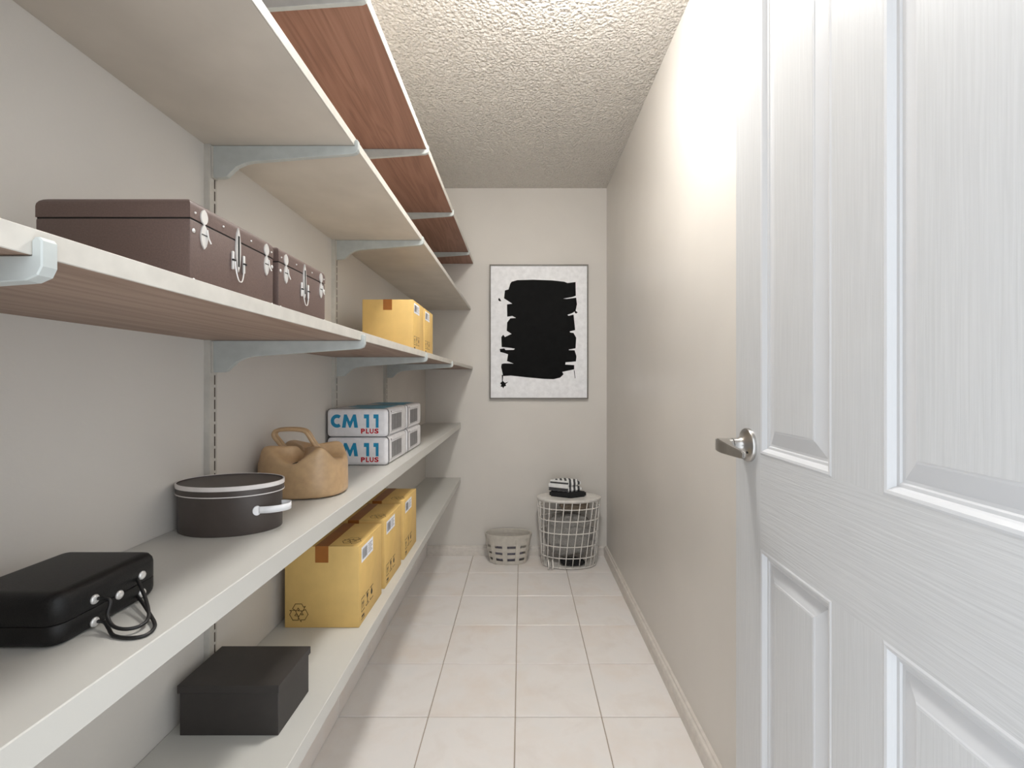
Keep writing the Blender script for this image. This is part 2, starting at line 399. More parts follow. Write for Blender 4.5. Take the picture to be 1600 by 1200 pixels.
rail(RY[3], 0.0825, 1.233, 'slotted metal wall rail rising behind the stacked white packs')
rail(RY[3], 1.648, 2.2, 'slotted metal wall rail between the cream shelf and the topmost shelf')
rail(RY[4], 1.66, 2.2, 'short slotted metal wall rail under the top shelf near the end wall')
def bracket(y, zsh, L, label, grp):
    pts = [(0.0125, 0), (L, 0), (L, 0.010), (L+0.002, 0.0125), (L+0.005, 0.0125), (L+0.007, 0.010), (L+0.007, -0.007), (L+0.004, -0.013), (L-0.004, -0.0165),
           (0.095, -0.032), (0.078, -0.0355), (0.062, -0.043), (0.05, -0.054), (0.042, -0.062), (0.034, -0.0645), (0.0125, -0.0645)]
    t = thing('shelf_bracket', label, 'bracket', (XL, y, zsh-0.0005), group=grp)
    bm = prism(bmesh.new(), pts, -0.0055, 0.0055, 'y')
    bmesh.ops.recalc_face_normals(bm, faces=bm.faces)
    bmesh.ops.bevel(bm, geom=[e for e in bm.edges if abs(e.verts[0].co.y-e.verts[1].co.y) < 1e-5], offset=0.0008, segments=1, affect='EDGES')
    mesh_obj('arm', bm, 'bracket', t)
    box('hook_plate', 'rail', t, 0.0125, 0.016, -0.0075, 0.0075, -0.066, -0.002)

# ------------------------------------------------------------------ shelves
def shelf(label, zb, zt, xf, under, edge_m='edge'):
    t = thing('wall_shelf', label, 'shelf', (XL, YF, zb))
    w = xf-XL; L = YB-YF-0.003
    box('board', 'cream', t, 0.0005, w-0.002, 0.002, L, 0.0012, zt-zb)
    box('front_edge', edge_m, t, w-0.002, w, 0.002, L, 0.0, zt-zb, 0.0006, 1)
    box('underside_veneer', under, t, 0.0005, w-0.002, 0.002, L, 0, 0.0012)
    return t
ZT0, ZT1, ZT2 = 1.937, 1.629, 1.2345
top = shelf('topmost shelf board with brown oak underside and white front edge', ZT0, 1.960, -0.321, 'oak')
sec = shelf('wide cream painted shelf board above the brown suitcases', ZT1, 1.647, -0.338, 'cream')
thd = shelf('brown-backed shelf board holding the suitcases and small cartons', ZT2, 1.2525, -0.325, 'walnut')
flat_b = bmesh.new(); prism(flat_b, [(0.0, 0.008), (0.0015, 0.0), (0.003, 0.008)], -0.0004, 0.0, 'y')
def thick_shelf(zt, th, xb, xn, label):
    bm = bmesh.new()
    prism(bm, [(XL+0.0005, YF+0.002), (xn, YF+0.002), (xb, YB-0.001), (XL+0.0005, YB-0.001)], zt-th, zt, 'z')
    bmesh.ops.recalc_face_normals(bm, faces=bm.faces)
    bmesh.ops.bevel(bm, geom=list(bm.edges), offset=0.0012, segments=1, affect='EDGES')
    return tag(mesh_obj('wall_shelf', bm, 'shelfw'), label, 'shelf')
flat_b.free()
Z3, Z4 = 0.879, 0.515
thick_shelf(Z3, 0.034, -0.405, -0.384, 'thick pale grey shelf holding the hat box and tan bag')
thick_shelf(Z4, 0.034, -0.405, -0.382, 'thick pale grey lowest shelf holding the large cartons')
what = {0: 'at the doorway end', 1: 'above the oval hat box', 2: 'just before the stacked white packs', 3: 'above the stacked white packs', 4: 'next to the end wall'}
for i in (1, 2, 3, 4): bracket(RY[i], ZT0, -0.321-XL, 'grey metal bracket under the topmost oak shelf, '+what[i], 'brackets under the top shelf')
for i in (0, 1, 2): bracket(RY[i], ZT1, -0.338-XL, 'grey metal bracket under the cream shelf, '+what[i], 'brackets under the cream shelf')
for i in (0, 1, 2, 3): bracket(RY[i], ZT2, -0.325-XL, 'grey metal bracket under the suitcase shelf, '+what[i], 'brackets under the suitcase shelf')

# ------------------------------------------------------------------ suitcases
def suitcase(y0, y1, label):
    x0, x1, h, hs = -0.543, -0.37, 0.105, 0.081
    L = y1-y0
    t = thing('suitcase', label, 'suitcase', ((x0+x1)/2, y0, 1.2528), group='brown suitcases')
    w = (x1-x0)/2
    box('case_body', 'brown', t, -w, w, 0, L, 0, hs-0.0006, 0.002, 2)
    bm = bx(bmesh.new(), -w, w, 0, L, hs+0.0006, h)
    es = [e for e in bm.edges if e.verts[0].co.z > h-1e-4 and e.verts[1].co.z > h-1e-4]
    bmesh.ops.bevel(bm, geom=es, offset=0.011, segments=5, profile=0.5, affect='EDGES')
    auto(mesh_obj('lid', bm, 'brown', t), 50)
    box('seam', 'dark', t, -w+0.001, w-0.001, 0.001, L-0.001, hs-0.001, hs+0.001)
    X = w
    def plate(name, pts, th=0.0015, parent=t, x=X):
        bm = prism(bmesh.new(), pts, x, x+th, 'x'); return mesh_obj(name, bm, 'steel', parent)
    def leaf(yc, za, zb, wd):   # pointed leaf shape
        n = 7; out = []
        for k in range(n+1): u = k/n; out.append((yc+wd/2*math.sin(PI*u)**0.6, za+(zb-za)*u))
        for k in range(n-1, 0, -1): u = k/n; out.append((yc-wd/2*math.sin(PI*u)**0.6, za+(zb-za)*u))
        return out
    for f in (0.125, 0.885):
        yc = L*f
        la = plate('latch', leaf(yc, 0.0515, 0.0805, 0.0115))
        plate('latch_keeper', leaf(yc, 0.0795, 0.0975, 0.0115), parent=la)
        tube_b = bmesh.new(); tube(tube_b, [(X+0.0022, yc+0.0035, 0.075), (X+0.003, yc+0.0042, 0.066), (X+0.0042, yc+0.007, 0.0595)], 0.0009, 6)
        mesh_obj('latch_lever', tube_b, 'steel', la)
        b2 = bx(bmesh.new(), X+0.001, X+0.002, yc-0.005, yc+0.005, 0.0672, 0.0683); mesh_obj('latch_pin', b2, 'dark', la)
    yc = L*0.495
    ha = plate('hasp', leaf(yc, 0.040, 0.0975, 0.0095), 0.002)
    b2 = bx(bmesh.new(), X+0.0019, X+0.0023, yc-0.0017, yc+0.0017, 0.047, 0.087); mesh_obj('hasp_slot', b2, 'dark', ha)
    bm = tube(bmesh.new(), spline([(X+0.003, yc-0.0095, 0.053), (X+0.0035, yc-0.008, 0.040), (X+0.004, yc-0.004, 0.0295), (X+0.004, yc, 0.0275), (X+0.004, yc+0.004, 0.0295), (X+0.0035, yc+0.008, 0.040), (X+0.003, yc+0.0095, 0.053)], 4), 0.0008, 6)
    mesh_obj('handle_ring', bm, 'steel', ha)
    for s in (-1, 1):
        lg = auto(mesh_obj('ring_lug', bx(bmesh.new(), X, X+0.003, yc+s*0.0115-0.0017, yc+s*0.0115+0.0017, 0.041, 0.0645, 0.001, 2), 'steel', t))
        mesh_obj('lug_clip', bx(bmesh.new(), X+0.002, X+0.0042, yc+s*0.0115-0.0028, yc+s*0.0115+0.0028, 0.052, 0.054), 'dark', lg)
    for (f, z, r) in ((0.045, 0.089, 0.0013), (0.33, 0.090, 0.0013), (0.67, 0.090, 0.0013), (0.965, 0.089, 0.0013), (0.03, 0.068, 0.0025), (0.03, 0.012, 0.0025), (0.975, 0.068, 0.0025), (0.975, 0.012, 0.0025)):
        mesh_obj('rivet', lathe(bmesh.new(), [(r, X-0.0005), (r, X+0.0006), (r*0.6, X+0.0013)], 10, axis='x', c=(0, L*f, z)), 'steel', t, smooth=True)
suitcase(0.513, 0.685, 'brown suitcase with steel clasps, at the doorway end of the shelf')
suitcase(0.700, 0.865, 'brown suitcase with steel clasps, standing between the other suitcase and the cartons')

# ------------------------------------------------------------------ cardboard boxes
ARROW = [[(-0.52, 0.22), (-0.70, 0.42), (-0.50, 0.42), (-0.25, 0.86), (0.20, 0.86), (0.34, 0.62), (0.46, 0.70), (0.22, 0.28), (-0.22, 0.30), (-0.08, 0.38), (-0.16, 0.52), (-0.30, 0.28)]]
def recycle(bm, P, cx, cy, r, w):
    arrow = [(-0.66, 0.44), (-0.36, 0.94), (0.32, 0.94), (0.52, 0.60), (0.70, 0.70), (0.44, 0.20), (-0.12, 0.22), (0.06, 0.34), (-0.06, 0.52), (-0.26, 0.20)]
    for k in range(3):
        a = -k*2*PI/3; ca, sa = math.cos(a), math.sin(a)
        P.line(bm, [(cx+r*(x*ca-y*sa), cy+r*(x*sa+y*ca)) for x, y in arrow], w, True)
    
def carton(name, w, d, h, tw):
    t = bpy.data.objects.new(name, None); COL.objects.link(t); t.empty_display_size = 0.05
    box('carton_body', 'kraft', t, -w/2, w/2, 0, d, 0, h, 0.0015, 2)
    # flap seam along the top, then the tape over it and down the end
    tp = bmesh.new()
    bx(tp, -tw/2, tw/2, -0.0003, d+0.0003, h, h+0.0005); bx(tp, -tw/2, tw/2, -0.0005, 0, h-0.20*h, h+0.0005)
    mesh_obj('packing_tape', tp, 'tape', t)
    P = Plane2D((w/2, 0, 0), (0, 1, 0), (0, 0, 1), (1, 0, 0))
    bm = bmesh.new(); P.poly(bm, [(d*0.09, h*0.76), (d*0.58, h*0.76), (d*0.58, h*0.95), (d*0.09, h*0.95)])
    lb = flat_obj('shipping_label', bm, 'paper', t)
    bm = bmesh.new(); x = d*0.13; rnd = random.Random(3)
    while x < d*0.31:
        q = d*rnd.uniform(0.006, 0.016); P.poly(bm, [(x, h*0.79), (x+q, h*0.79), (x+q, h*0.92), (x, h*0.92)], 2); x += q+d*rnd.uniform(0.006, 0.012)
    for k in range(5): P.poly(bm, [(d*0.36, h*(0.80+0.026*k)), (d*(0.50 if k % 2 else 0.54), h*(0.80+0.026*k)), (d*(0.50 if k % 2 else 0.54), h*(0.809+0.026*k)), (d*0.36, h*(0.809+0.026*k))], 2)
    flat_obj('barcode', bm, 'inkg', lb)
    # handling marks low on the side: three boxed pictograms over a footer line
    bm = bmesh.new(); wln = h*0.009
    for i, a in enumerate((0.09, 0.27, 0.45)):
        y0, y1, za, zb = d*a, d*(a+0.13), h*0.15, h*0.31
        P.line(bm, [(y0, zb), (y1, zb)], wln); P.line(bm, [(y0, za), (y1, za)], wln); P.line(bm, [(y0, za), (y0, zb)] if i == 0 else [(y0, za), (y0, za+h*0.03)], wln*0.8)
        yc = (y0+y1)/2
        if i == 0:                                  # two upright arrows
            for s in (-0.022, 0.022):
                P.poly(bm, [(yc+d*s-d*0.006, za+h*0.03), (yc+d*s+d*0.006, za+h*0.03), (yc+d*s+d*0.006, za+h*0.09), (yc+d*s-d*0.006, za+h*0.09)])
                P.poly(bm, [(yc+d*s-d*0.018, za+h*0.085), (yc+d*s+d*0.018, za+h*0.085), (yc+d*s, za+h*0.125)])
        elif i == 1:                                # a goblet
            P.poly(bm, [(yc-d*0.035, zb-h*0.02), (yc-d*0.02, zb-h*0.075), (yc+d*0.02, zb-h*0.075), (yc+d*0.035, zb-h*0.02)])
            P.poly(bm, [(yc-d*0.008, za+h*0.03), (yc+d*0.008, za+h*0.03), (yc+d*0.008, zb-h*0.07), (yc-d*0.008, zb-h*0.07)])
            P.poly(bm, [(yc-d*0.025, za+h*0.02), (yc+d*0.025, za+h*0.02), (yc+d*0.025, za+h*0.03), (yc-d*0.025, za+h*0.03)])
        else:                                       # a drop
            P.poly(bm, [(yc+d*0.035*math.cos(q), za+h*0.085+h*0.035*math.sin(q)) for q in [k*2*PI/10 for k in range(10)]])
            P.poly(bm, [(yc-d*0.028, za+h*0.10), (yc+d*0.028, za+h*0.10), (yc, za+h*0.155)])
    P.poly(bm, [(d*0.10, h*0.075), (d*0.20, h*0.075), (d*0.20, h*0.10), (d*0.10, h*0.10)]); P.line(bm, [(d*0.09, h*0.055), (d*0.22, h*0.055)], wln)
    flat_obj('handling_marks', bm, 'ink', t)
    Q = Plane2D((0, 0, 0), (1, 0, 0), (0, 0, 1), (0, -1, 0))
    bm = bmesh.new(); recycle(bm, Q, -w/2+w*0.19, h*0.185, h*0.115, h*0.0075); flat_obj('recycling_mark', bm, 'inkb', t)
    R = Plane2D((0, 0, h), (1, 0, 0), (0, 1, 0), (0, 0, 1))
    bm = bmesh.new(); recycle(bm, R, w*0.33, d*0.22, w*0.13, w*0.008); R.line(bm, [(tw/2+0.002, d*0.012), (w*0.42, d*0.012)], w*0.006)
    flat_obj('recycling_mark', bm, 'inkb', t)
    return t
BW = 0.192
c0 = carton('cardboard_box', BW, 0.192, 0.2105, 0.034)
big = [(1.187, 'taped tan carton on the lowest shelf, first behind the dark lidded box'),
       (1.410, 'taped tan carton on the lowest shelf, in the middle of the three'),
       (1.640, 'taped tan carton on the lowest shelf, last of three towards the end wall')]
for i, (y, l) in enumerate(big):
    o = c0 if i == 0 else copy_tree(c0)
    o.location = (-0.42-BW/2, y, Z4+0.0002); tag(o, l, 'box', 'large cartons on the lowest shelf')
c1 = carton('cardboard_box', 0.172, 0.166, 0.178, 0.030)
for i, (y, l) in enumerate([(1.560, 'small tan carton on the suitcase shelf, on the side towards the suitcases'), (1.742, 'small tan carton on the suitcase shelf, on the side towards the end wall')]):
    o = c1 if i == 0 else copy_tree(c1)
    o.location = (-0.369-0.086, y, 1.2527); tag(o, l, 'box', 'small cartons on the suitcase shelf')

# ------------------------------------------------------------------ white packs with blue lettering
def text_mesh(txt, bold):
    cu = bpy.data.curves.new('lettering', 'FONT'); cu.body = txt; cu.size = 1; cu.offset = bold; cu.resolution_u = 4
    o = bpy.data.objects.new('tmp', cu); COL.objects.link(o)
    dg = bpy.context.evaluated_depsgraph_get(); me = bpy.data.meshes.new_from_object(o.evaluated_get(dg))
    bpy.data.objects.remove(o); return me
def text_obj(txt, m, parent, P, x0, x1, y0, y1, bold=0.03, name='lettering'):
    me = text_mesh(txt, bold)
    xs_ = [v.co.x for v in me.vertices]; ys_ = [v.co.y for v in me.vertices]
    ax, bx_, ay, by = min(xs_), max(xs_), min(ys_), max(ys_)
    for v in me.vertices:
        v.co = P.p(x0+(v.co.x-ax)/(bx_-ax)*(x1-x0), y0+(v.co.y-ay)/(by-ay)*(y1-y0), 1)
    me.materials.clear(); me.materials.append(M[m])
    o = bpy.data.objects.new(name, me); COL.objects.link(o); o.parent = parent; return o
def pack():
    w, d, h = 0.199, 0.243, 0.0912
    t = bpy.data.objects.new('cement_pack', None); COL.objects.link(t); t.empty_display_size = 0.05
    o = box('wrapper', 'pack', t, -w/2, w/2, 0, d, 0, h, 0.013, 4)
    P = Plane2D((0, 0, 0), (1, 0, 0), (0, 0, 1), (0, -1, 0), 0.0005)
    U = lambda u: -w/2+0.015+(u-180)/675*0.155
    ONE = [(0, 1), (1, 1), (1, 0), (0.44, 0), (0.44, 0.70), (0, 0.70)]
    EM = [(0, 0), (0.13, 1), (0.30, 1), (0.5, 0.46), (0.70, 1), (0.87, 1), (1, 0), (0.77, 0), (0.71, 0.52), (0.545, 0), (0.455, 0), (0.29, 0.52), (0.23, 0)]
    th = [math.radians(52+k*256/20) for k in range(21)]
    CE = [(0.62+0.62*math.cos(q), 0.5+0.5*math.sin(q)) for q in th]+[(0.64+0.30*math.cos(q), 0.5+0.235*math.sin(q)) for q in th[::-1]]
    for pts_, a, c in ((CE, 180, 322), (EM, 338, 565), (ONE, 648, 722), (ONE, 783, 855)):
        bm = bmesh.new(); P.poly(bm, [(U(a)+x*(U(c)-U(a)), 0.0305+y*0.043) for x, y in pts_])
        for f_ in bm.faces: f_.normal_update()
        bmesh.ops.triangulate(bm, faces=bm.faces); mesh_obj('letter', bm, 'blue', t)
    for ch, a, c in (('P', 606, 664), ('L', 676, 720), ('U', 729, 786), ('S', 796, 855)): text_obj(ch, 'red', t, P, U(a), U(c), 0.0115, 0.0275, 0.04, 'letter')
    # dark bands round both ends: seam line plus painted shadow between packs
    for yy in (0.010, d-0.0135):
        bm = bmesh.new(); r = 0.0128; e = 0.0009; outl = []
        for (cx, cz, a0) in ((w/2-r, h-r, 0), (-w/2+r, h-r, PI/2), (-w/2+r, r, PI), (w/2-r, r, 1.5*PI)):
            for k in range(5): a = a0+k*PI/8; outl.append((cx+(r+e)*math.cos(a), cz+(r+e)*math.sin(a)))
        A = [bm.verts.new((x, yy, min(max(z, 0.0002), h+0.0003))) for x, z in outl]; B = [bm.verts.new((x, yy+(0.0062 if yy < 0.1 else 0.0025), min(max(z, 0.0002), h+0.0003))) for x, z in outl]
        n = len(outl)
        for k in range(n): bm.faces.new((A[k], A[(k+1) % n], B[(k+1) % n], B[k]))
        mesh_obj('seam', bm, 'dark', t)
    Q = Plane2D((w/2, 0, 0), (0, 1, 0), (0, 0, 1), (1, 0, 0), 0.0005)
    bm = bmesh.new(); y = 0.046
    rnd = random.Random(5)
    while y < 0.168:
        q = rnd.uniform(0.003, 0.006); Q.poly(bm, [(y, 0.018), (y+q, 0.018), (y+q, 0.071), (y, 0.071)]); y += q+rnd.uniform(0.0008, 0.0018)
    flat_obj('barcode', bm, 'inkg', t)
    bm = bmesh.new(); Q.line(bm, [(0.035, 0.015), (0.175, 0.015)], 0.0008); Q.line(bm, [(0.035, 0.0755), (0.175, 0.0755)], 0.0006)
    Q.poly(bm, [(0.036, 0.0785), (0.044, 0.0785), (0.044, 0.0825), (0.036, 0.0825)])
    flat_obj('print_lines', bm, 'ink', t)
    R = Plane2D((0, 0, h), (1, 0, 0), (0, 1, 0), (0, 0, 1), 0.0004)
    bm = bmesh.new(); R.poly(bm, [(-0.03, 0.02), (0.08, 0.02), (0.075, 0.10), (-0.02, 0.10)]); R.poly(bm, [(-0.075, 0.115), (0.075, 0.11), (0.075, 0.225), (-0.075, 0.225)])
    flat_obj('top_print', bm, 'blue2', t)
    return t
p0 = pack()
for i, (y, z, l) in enumerate([(1.488, 0, 'white pack lettered in blue, lower one on the side towards the tan bag'), (1.488, 0.0925, 'white pack lettered in blue, upper one on the side towards the tan bag'),
                               (1.740, 0, 'white barcoded pack, lower one on the side towards the end wall'), (1.740, 0.0925, 'white barcoded pack, upper one on the side towards the end wall')]):
    o = p0 if i == 0 else copy_tree(p0)
    o.location = (-0.5335, y, Z3+0.0003+z); tag(o, l, 'pack', 'stacked white packs')

# ------------------------------------------------------------------ tan leather bag
bag = thing('handbag', 'crumpled tan leather bag with a tube handle, on thick pale shelf', 'bag', (-0.532, 1.125, Z3+0.0003))
bm = bmesh.new(); n = 56; rings = []
RXB, RYB = 0.101, 0.078
def bagpt(a, k):
    ca, sa = math.cos(a), math.sin(a)
    e = lambda c, p: math.copysign(abs(c)**p, c)
    x, y = RXB*e(ca, 0.8), RYB*e(sa, 0.8)
    vee = max(0.0, 1-abs(ca-0.04)/0.58)
    ht = 0.121 - (0.040*vee if sa < 0 else 0.010*vee)*min(1, abs(sa)*1.4) - 0.036*max(0, abs(ca)-0.70)/0.30
    side = [(0.93, 0.0), (0.985, 0.004), (1.0, 0.16), (0.995, 0.38), (0.985, 0.6), (0.975, 0.82), (0.955, 0.94), (0.90, 1.0), (0.76, 1.0), (0.52, 0.985), (0.28, 0.97), (0.10, 0.96)]
    s, f = side[k]
    f = 0 if k == 0 else f
    fold = 1.0
    if k >= 8:   # the gathered mouth sinks towards the middle
        ht2 = ht*f - (0.010*(k-7)/4)*math.exp(-((ca)/0.5)**2)
    else: ht2 = ht*f
    z = max(ht2, 0)
    p = Vector((x*s*fold, y*s*fold, z))
    q = noise.noise(p*38+Vector((3, 1, 7)))*0.0035+noise.noise(p*80)*0.0014
    if 1 < k: p.z += q*(1.0 if k > 5 else 0.2); p += Vector((ca, sa, 0))*q*(0.8 if k > 4 else 0.25)
    if k == 1: p.z = 0.003+0.003*max(0, noise.noise(Vector((ca*6, sa*6, 0))))
    return p
for k in range(12): rings.append([bm.verts.new(bagpt(2*PI*i/n, k)) for i in range(n)])
for A, B in zip(rings, rings[1:]):
    for i in range(n): bm.faces.new((A[i], A[(i+1) % n], B[(i+1) % n], B[i]))
bm.faces.new(rings[0][::-1]); bm.faces.new(rings[-1])
o = mesh_obj('bag_body', bm, 'tan', bag, smooth=True)
sm = o.modifiers.new('sub', 'SUBSURF'); sm.levels = 1; sm.render_levels = 1
for dy, dx in ((-0.012, 0.0), (0.006, -0.004)):
    pts = spline([(-0.040+dx, dy, 0.100), (-0.052+dx, dy, 0.119), (-0.068+dx, dy, 0.139), (-0.066+dx, dy, 0.150), (-0.055+dx, dy, 0.1545), (-0.025+dx, dy, 0.156), (0.000+dx, dy, 0.1535), (0.012+dx, dy, 0.147), (0.024+dx, dy, 0.128), (0.040+dx, dy, 0.105)], 5)
    mesh_obj('handle', tube(bmesh.new(), pts, 0.0049, 10), 'tan', bag, smooth=True)
bm = bmesh.new(); prism(bm, [(-0.004, 0.0), (0.0, -0.009), (0.006, 0.001), (0.016, 0.010), (0.004, 0.006)], -0.002, 0.002, 'y')
bmesh.ops.translate(bm, vec=(0.004, -0.0700, 0.078), verts=bm.verts)
mesh_obj('mouth_crease_shade', bm, 'dark', bag)  # dark sliver painting in the shade of the mouth crease

# ------------------------------------------------------------------ oval hat box
hx, hy = 0.0935, 0.066
hat = thing('hat_box', 'charcoal oval hat box with pale lid rim and white strap handle', 'box', (-0.5445, 0.862, Z3+0.0003))
auto(mesh_obj('box_body', lathe(bmesh.new(), [(0.96, 0), (0.965, 0.001), (0.965, 0.069)], 64, hx, hy), 'hat', hat), 40)
ld = auto(mesh_obj('lid', lathe(bmesh.new(), [(0.97, 0.0685), (1.0, 0.069), (1.0, 0.0865), (0.975, 0.0868), (0.974, 0.0852)], 64, hx, hy), 'hat', hat), 40)
auto(mesh_obj('lid_rim', lathe(bmesh.new(), [(0.975, 0.0798), (1.006, 0.0798), (1.008, 0.0802), (1.008, 0.0868), (1.004, 0.0876), (0.980, 0.0876), (0.978, 0.085)], 64, hx, hy, closed_ends=False), 'hatw', ld), 40)
auto(mesh_obj('piping', lathe(bmesh.new(), [(0.985, 0.0682), (1.006, 0.0684), (1.008, 0.0692), (1.006, 0.0700), (0.985, 0.0702)], 64, hx, hy, closed_ends=False), 'hatw', ld), 40)
bm = bmesh.new()
pts = [(0.074, -0.0392), (0.090, -0.036), (0.105, -0.027), (0.114, -0.013), (0.111, 0.002), (0.100, 0.009), (0.0895, 0.009)]
pts = [(p.x, p.y) for p in spline([(x, y, 0) for x, y in pts], 4)]
A = []; 
for (x, y) in pts: A.append([bm.verts.new((x, y, z)) for z in (0.0355, 0.0475)])
for p, q in zip(A, A[1:]): bm.faces.new((p[0], q[0], q[1], p[1]))
o = mesh_obj('strap', bm, 'strap', hat, smooth=True); so = o.modifiers.new('th', 'SOLIDIFY'); so.thickness = 0.0016; so.offset = 0
bm = bmesh.new(); prism(bm, [(-0.008+0.0*k, 0) for k in range(0)] or [(0.0075*math.cos(a)*(1.0 if math.cos(a) < 0 else 0.8), 0.0085*math.sin(a)) for a in [k*2*PI/20 for k in range(20)]], -0.0016, 0.0016, 'y')
bmesh.ops.rotate(bm, cent=(0, 0, 0), matrix=Matrix.Rotation(0.77, 3, 'Z'), verts=bm.verts); bmesh.ops.translate(bm, vec=(0.0715, -0.0402, 0.0410), verts=bm.verts)
mesh_obj('strap_buckle', bm, 'strap', hat)

# ------------------------------------------------------------------ black case with cord loops
case = thing('black_case', 'black leather case with silver snaps and cord loops, on thick pale shelf', 'case', (-0.530, 0.530, Z3+0.0003))
W2, L2, CH, CS = 0.0605, 0.0665, 0.054, 0.0225
def rounded(bm, z0, z1, top, bot):
    r = 0.016; n = 6
    def ring(ins, z):
        out = []
        for (cx, cy, a0) in ((W2-r, L2-r, 0), (-W2+r, L2-r, PI/2), (-W2+r, -L2+r, PI), (W2-r, -L2+r, 1.5*PI)):
            for k in range(n+1): a = a0+k*PI/2/n; out.append(bm.verts.new((cx+(r-ins)*math.cos(a), cy+(r-ins)*math.sin(a), z)))
        return out
    R = []
    if bot: R += [ring(0.007, z0), ring(0.003, z0+0.002), ring(0.0008, z0+0.006), ring(0, z0+0.010)]
    else: R += [ring(0.0008, z0), ring(0, z0+0.0008)]
    if top: R += [ring(0, z1-0.012), ring(0.0012, z1-0.007), ring(0.0045, z1-0.0025), ring(0.009, z1-0.0006), ring(0.013, z1)]
    else: R += [ring(0, z1-0.0008), ring(0.0008, z1)]
    for A, B in zip(R, R[1:]):
        m = len(A)
        for k in range(m): bm.faces.new((A[k], A[(k+1) % m], B[(k+1) % m], B[k]))
    bm.faces.new(R[0][::-1]); bm.faces.new(R[-1]); return bm
auto(mesh_obj('case_bottom', rounded(bmesh.new(), 0, CS, False, True), 'black', case), 60)
auto(mesh_obj('case_lid', rounded(bmesh.new(), CS+0.0004, CH, True, False), 'black', case), 60)
for (y, z, r) in ((0.505, 0.911, 0.0052), (0.536, 0.9015, 0.0052), (0.568, 0.911, 0.0052), (0.505, 0.886, 0.0052), (0.568, 0.889, 0.0052)):
    mesh_obj('snap', lathe(bmesh.new(), [(r, W2-0.0005), (r, W2+0.001), (r*0.8, W2+0.0022), (r*0.3, W2+0.0027)], 20, axis='x', c=(0, y-0.530, z-Z3)), 'steel', case, smooth=True)
for path in ([(-0.470, 0.507, 0.911), (-0.460, 0.506, 0.912), (-0.452, 0.505, 0.909), (-0.4506, 0.500, 0.8958), (-0.4386, 0.493, 0.8885), (-0.424, 0.492, 0.8855), (-0.4144, 0.500, 0.885), (-0.418, 0.515, 0.887), (-0.438, 0.536, 0.8955), (-0.466, 0.559, 0.907), (-0.470, 0.562, 0.909)],
             [(-0.470, 0.507, 0.886), (-0.458, 0.504, 0.887), (-0.446, 0.496, 0.8845), (-0.432, 0.487, 0.8812), (-0.411, 0.483, 0.8812), (-0.399, 0.489, 0.8812), (-0.403, 0.505, 0.882), (-0.4256, 0.526, 0.8845), (-0.462, 0.556, 0.8875), (-0.470, 0.562, 0.888)]):
    pts = spline([(x+0.530, y-0.530, z-Z3-0.0003) for x, y, z in path], 6)
    mesh_obj('cord_loop', tube(bmesh.new(), pts, 0.0019, 8), 'cord', case, smooth=True)

# ------------------------------------------------------------------ dark lidded box on the lowest shelf
sx0, sx1, sy0, sy1, sz = -0.617, -0.434, 0.822, 0.946, 0.0915
sb = thing('storage_box', 'dark charcoal lidded box on the lowest shelf', 'box', ((sx0+sx1)/2, (sy0+sy1)/2, Z4+0.0002))
w, l = (sx1-sx0)/2, (sy1-sy0)/2
box('box_body', 'shoe', sb, -w+0.003, w-0.003, -l+0.003, l-0.003, 0, sz-0.003, 0.0008, 1)
box('lid', 'shoe', sb, -w, w, -l, l, sz-0.0145, sz, 0.0008, 1)

# ------------------------------------------------------------------ framed artwork
PX = lambda u, d: (740+u/4.8-815)/718*d
PZ = lambda v, d: 1.15-((390+v/4.8)-597)/718*d
d0 = YB-0.02
fx0, fx1, fz1, fz0 = PX(120, d0), PX(860, d0), PZ(112, d0), PZ(1120, d0)
fr = thing('framed_artwork', 'framed black brushstroke print on white paper, hung on end wall', 'picture', ((fx0+fx1)/2, YB, fz0))
w, h = (fx1-fx0)/2, fz1-fz0; fw = 0.0075
bm = bmesh.new()
for (a, c, e, f) in ((-w, -w+fw, 0, h), (w-fw, w, 0, h), (-w+fw, w-fw, 0, fw), (-w+fw, w-fw, h-fw, h)): bx(bm, a, c, -0.024, -0.0005, e, f)
mesh_obj('frame', bm, 'frame', fr)
pp = box('paper', 'art', fr, -w+fw, w-fw, -0.016, -0.002, fw, h-fw)
blot = [[(285,240),(330,228),(450,225),(590,230),(680,240),(705,250),(765,242),(767,345),(740,355),(672,367),(700,369),(770,360),(776,410),(765,460),(740,476),(705,488),(712,496),(750,487),(757,550),(762,603),(722,613),(724,620),(750,625),(770,660),(765,740),(715,749),(716,754),(758,755),(772,800),(768,838),(690,845),(688,862),(755,866),(755,898),(665,917),(675,935),(650,960),(600,972),(530,970),(400,958),(280,945),(222,948),(206,880),(210,858),(230,853),(300,855),(250,835),(258,785),(230,775),(200,768),(195,745),(230,741),(240,753),(300,752),(310,743),(280,737),(210,730),(208,655),(222,638),(235,655),(285,632),(248,608),(252,545),(275,515),(318,512),(290,497),(252,503),(250,410),(290,405),(228,365),(235,305),(262,298),(275,255)],
        [(185,368),(192,362),(200,372),(208,386),(195,387),(186,380)],
        [(211,940),(222,940),(219,985),(235,1000),(262,990),(240,1008),(243,1022),(228,1028),(222,1042),(216,1030),(203,1028),(208,1012),(198,1003),(213,990)],
        [(752,905),(757,905),(764,965),(760,966)], [(762,455),(770,462),(782,470),(768,480),(758,470)]]
bm = bmesh.new(); dp = YB-0.0166
for poly in blot:
    vs = [bm.verts.new((PX(u, d0)-(fx0+fx1)/2, -0.0166, PZ(v, d0)-fz0)) for u, v in poly]
    bm.faces.new(vs).normal_update()
bmesh.ops.triangulate(bm, faces=bm.faces)
mesh_obj('brush_strokes', bm, 'paintk', fr, recalc=True)['label'] = 'black painted brush strokes'

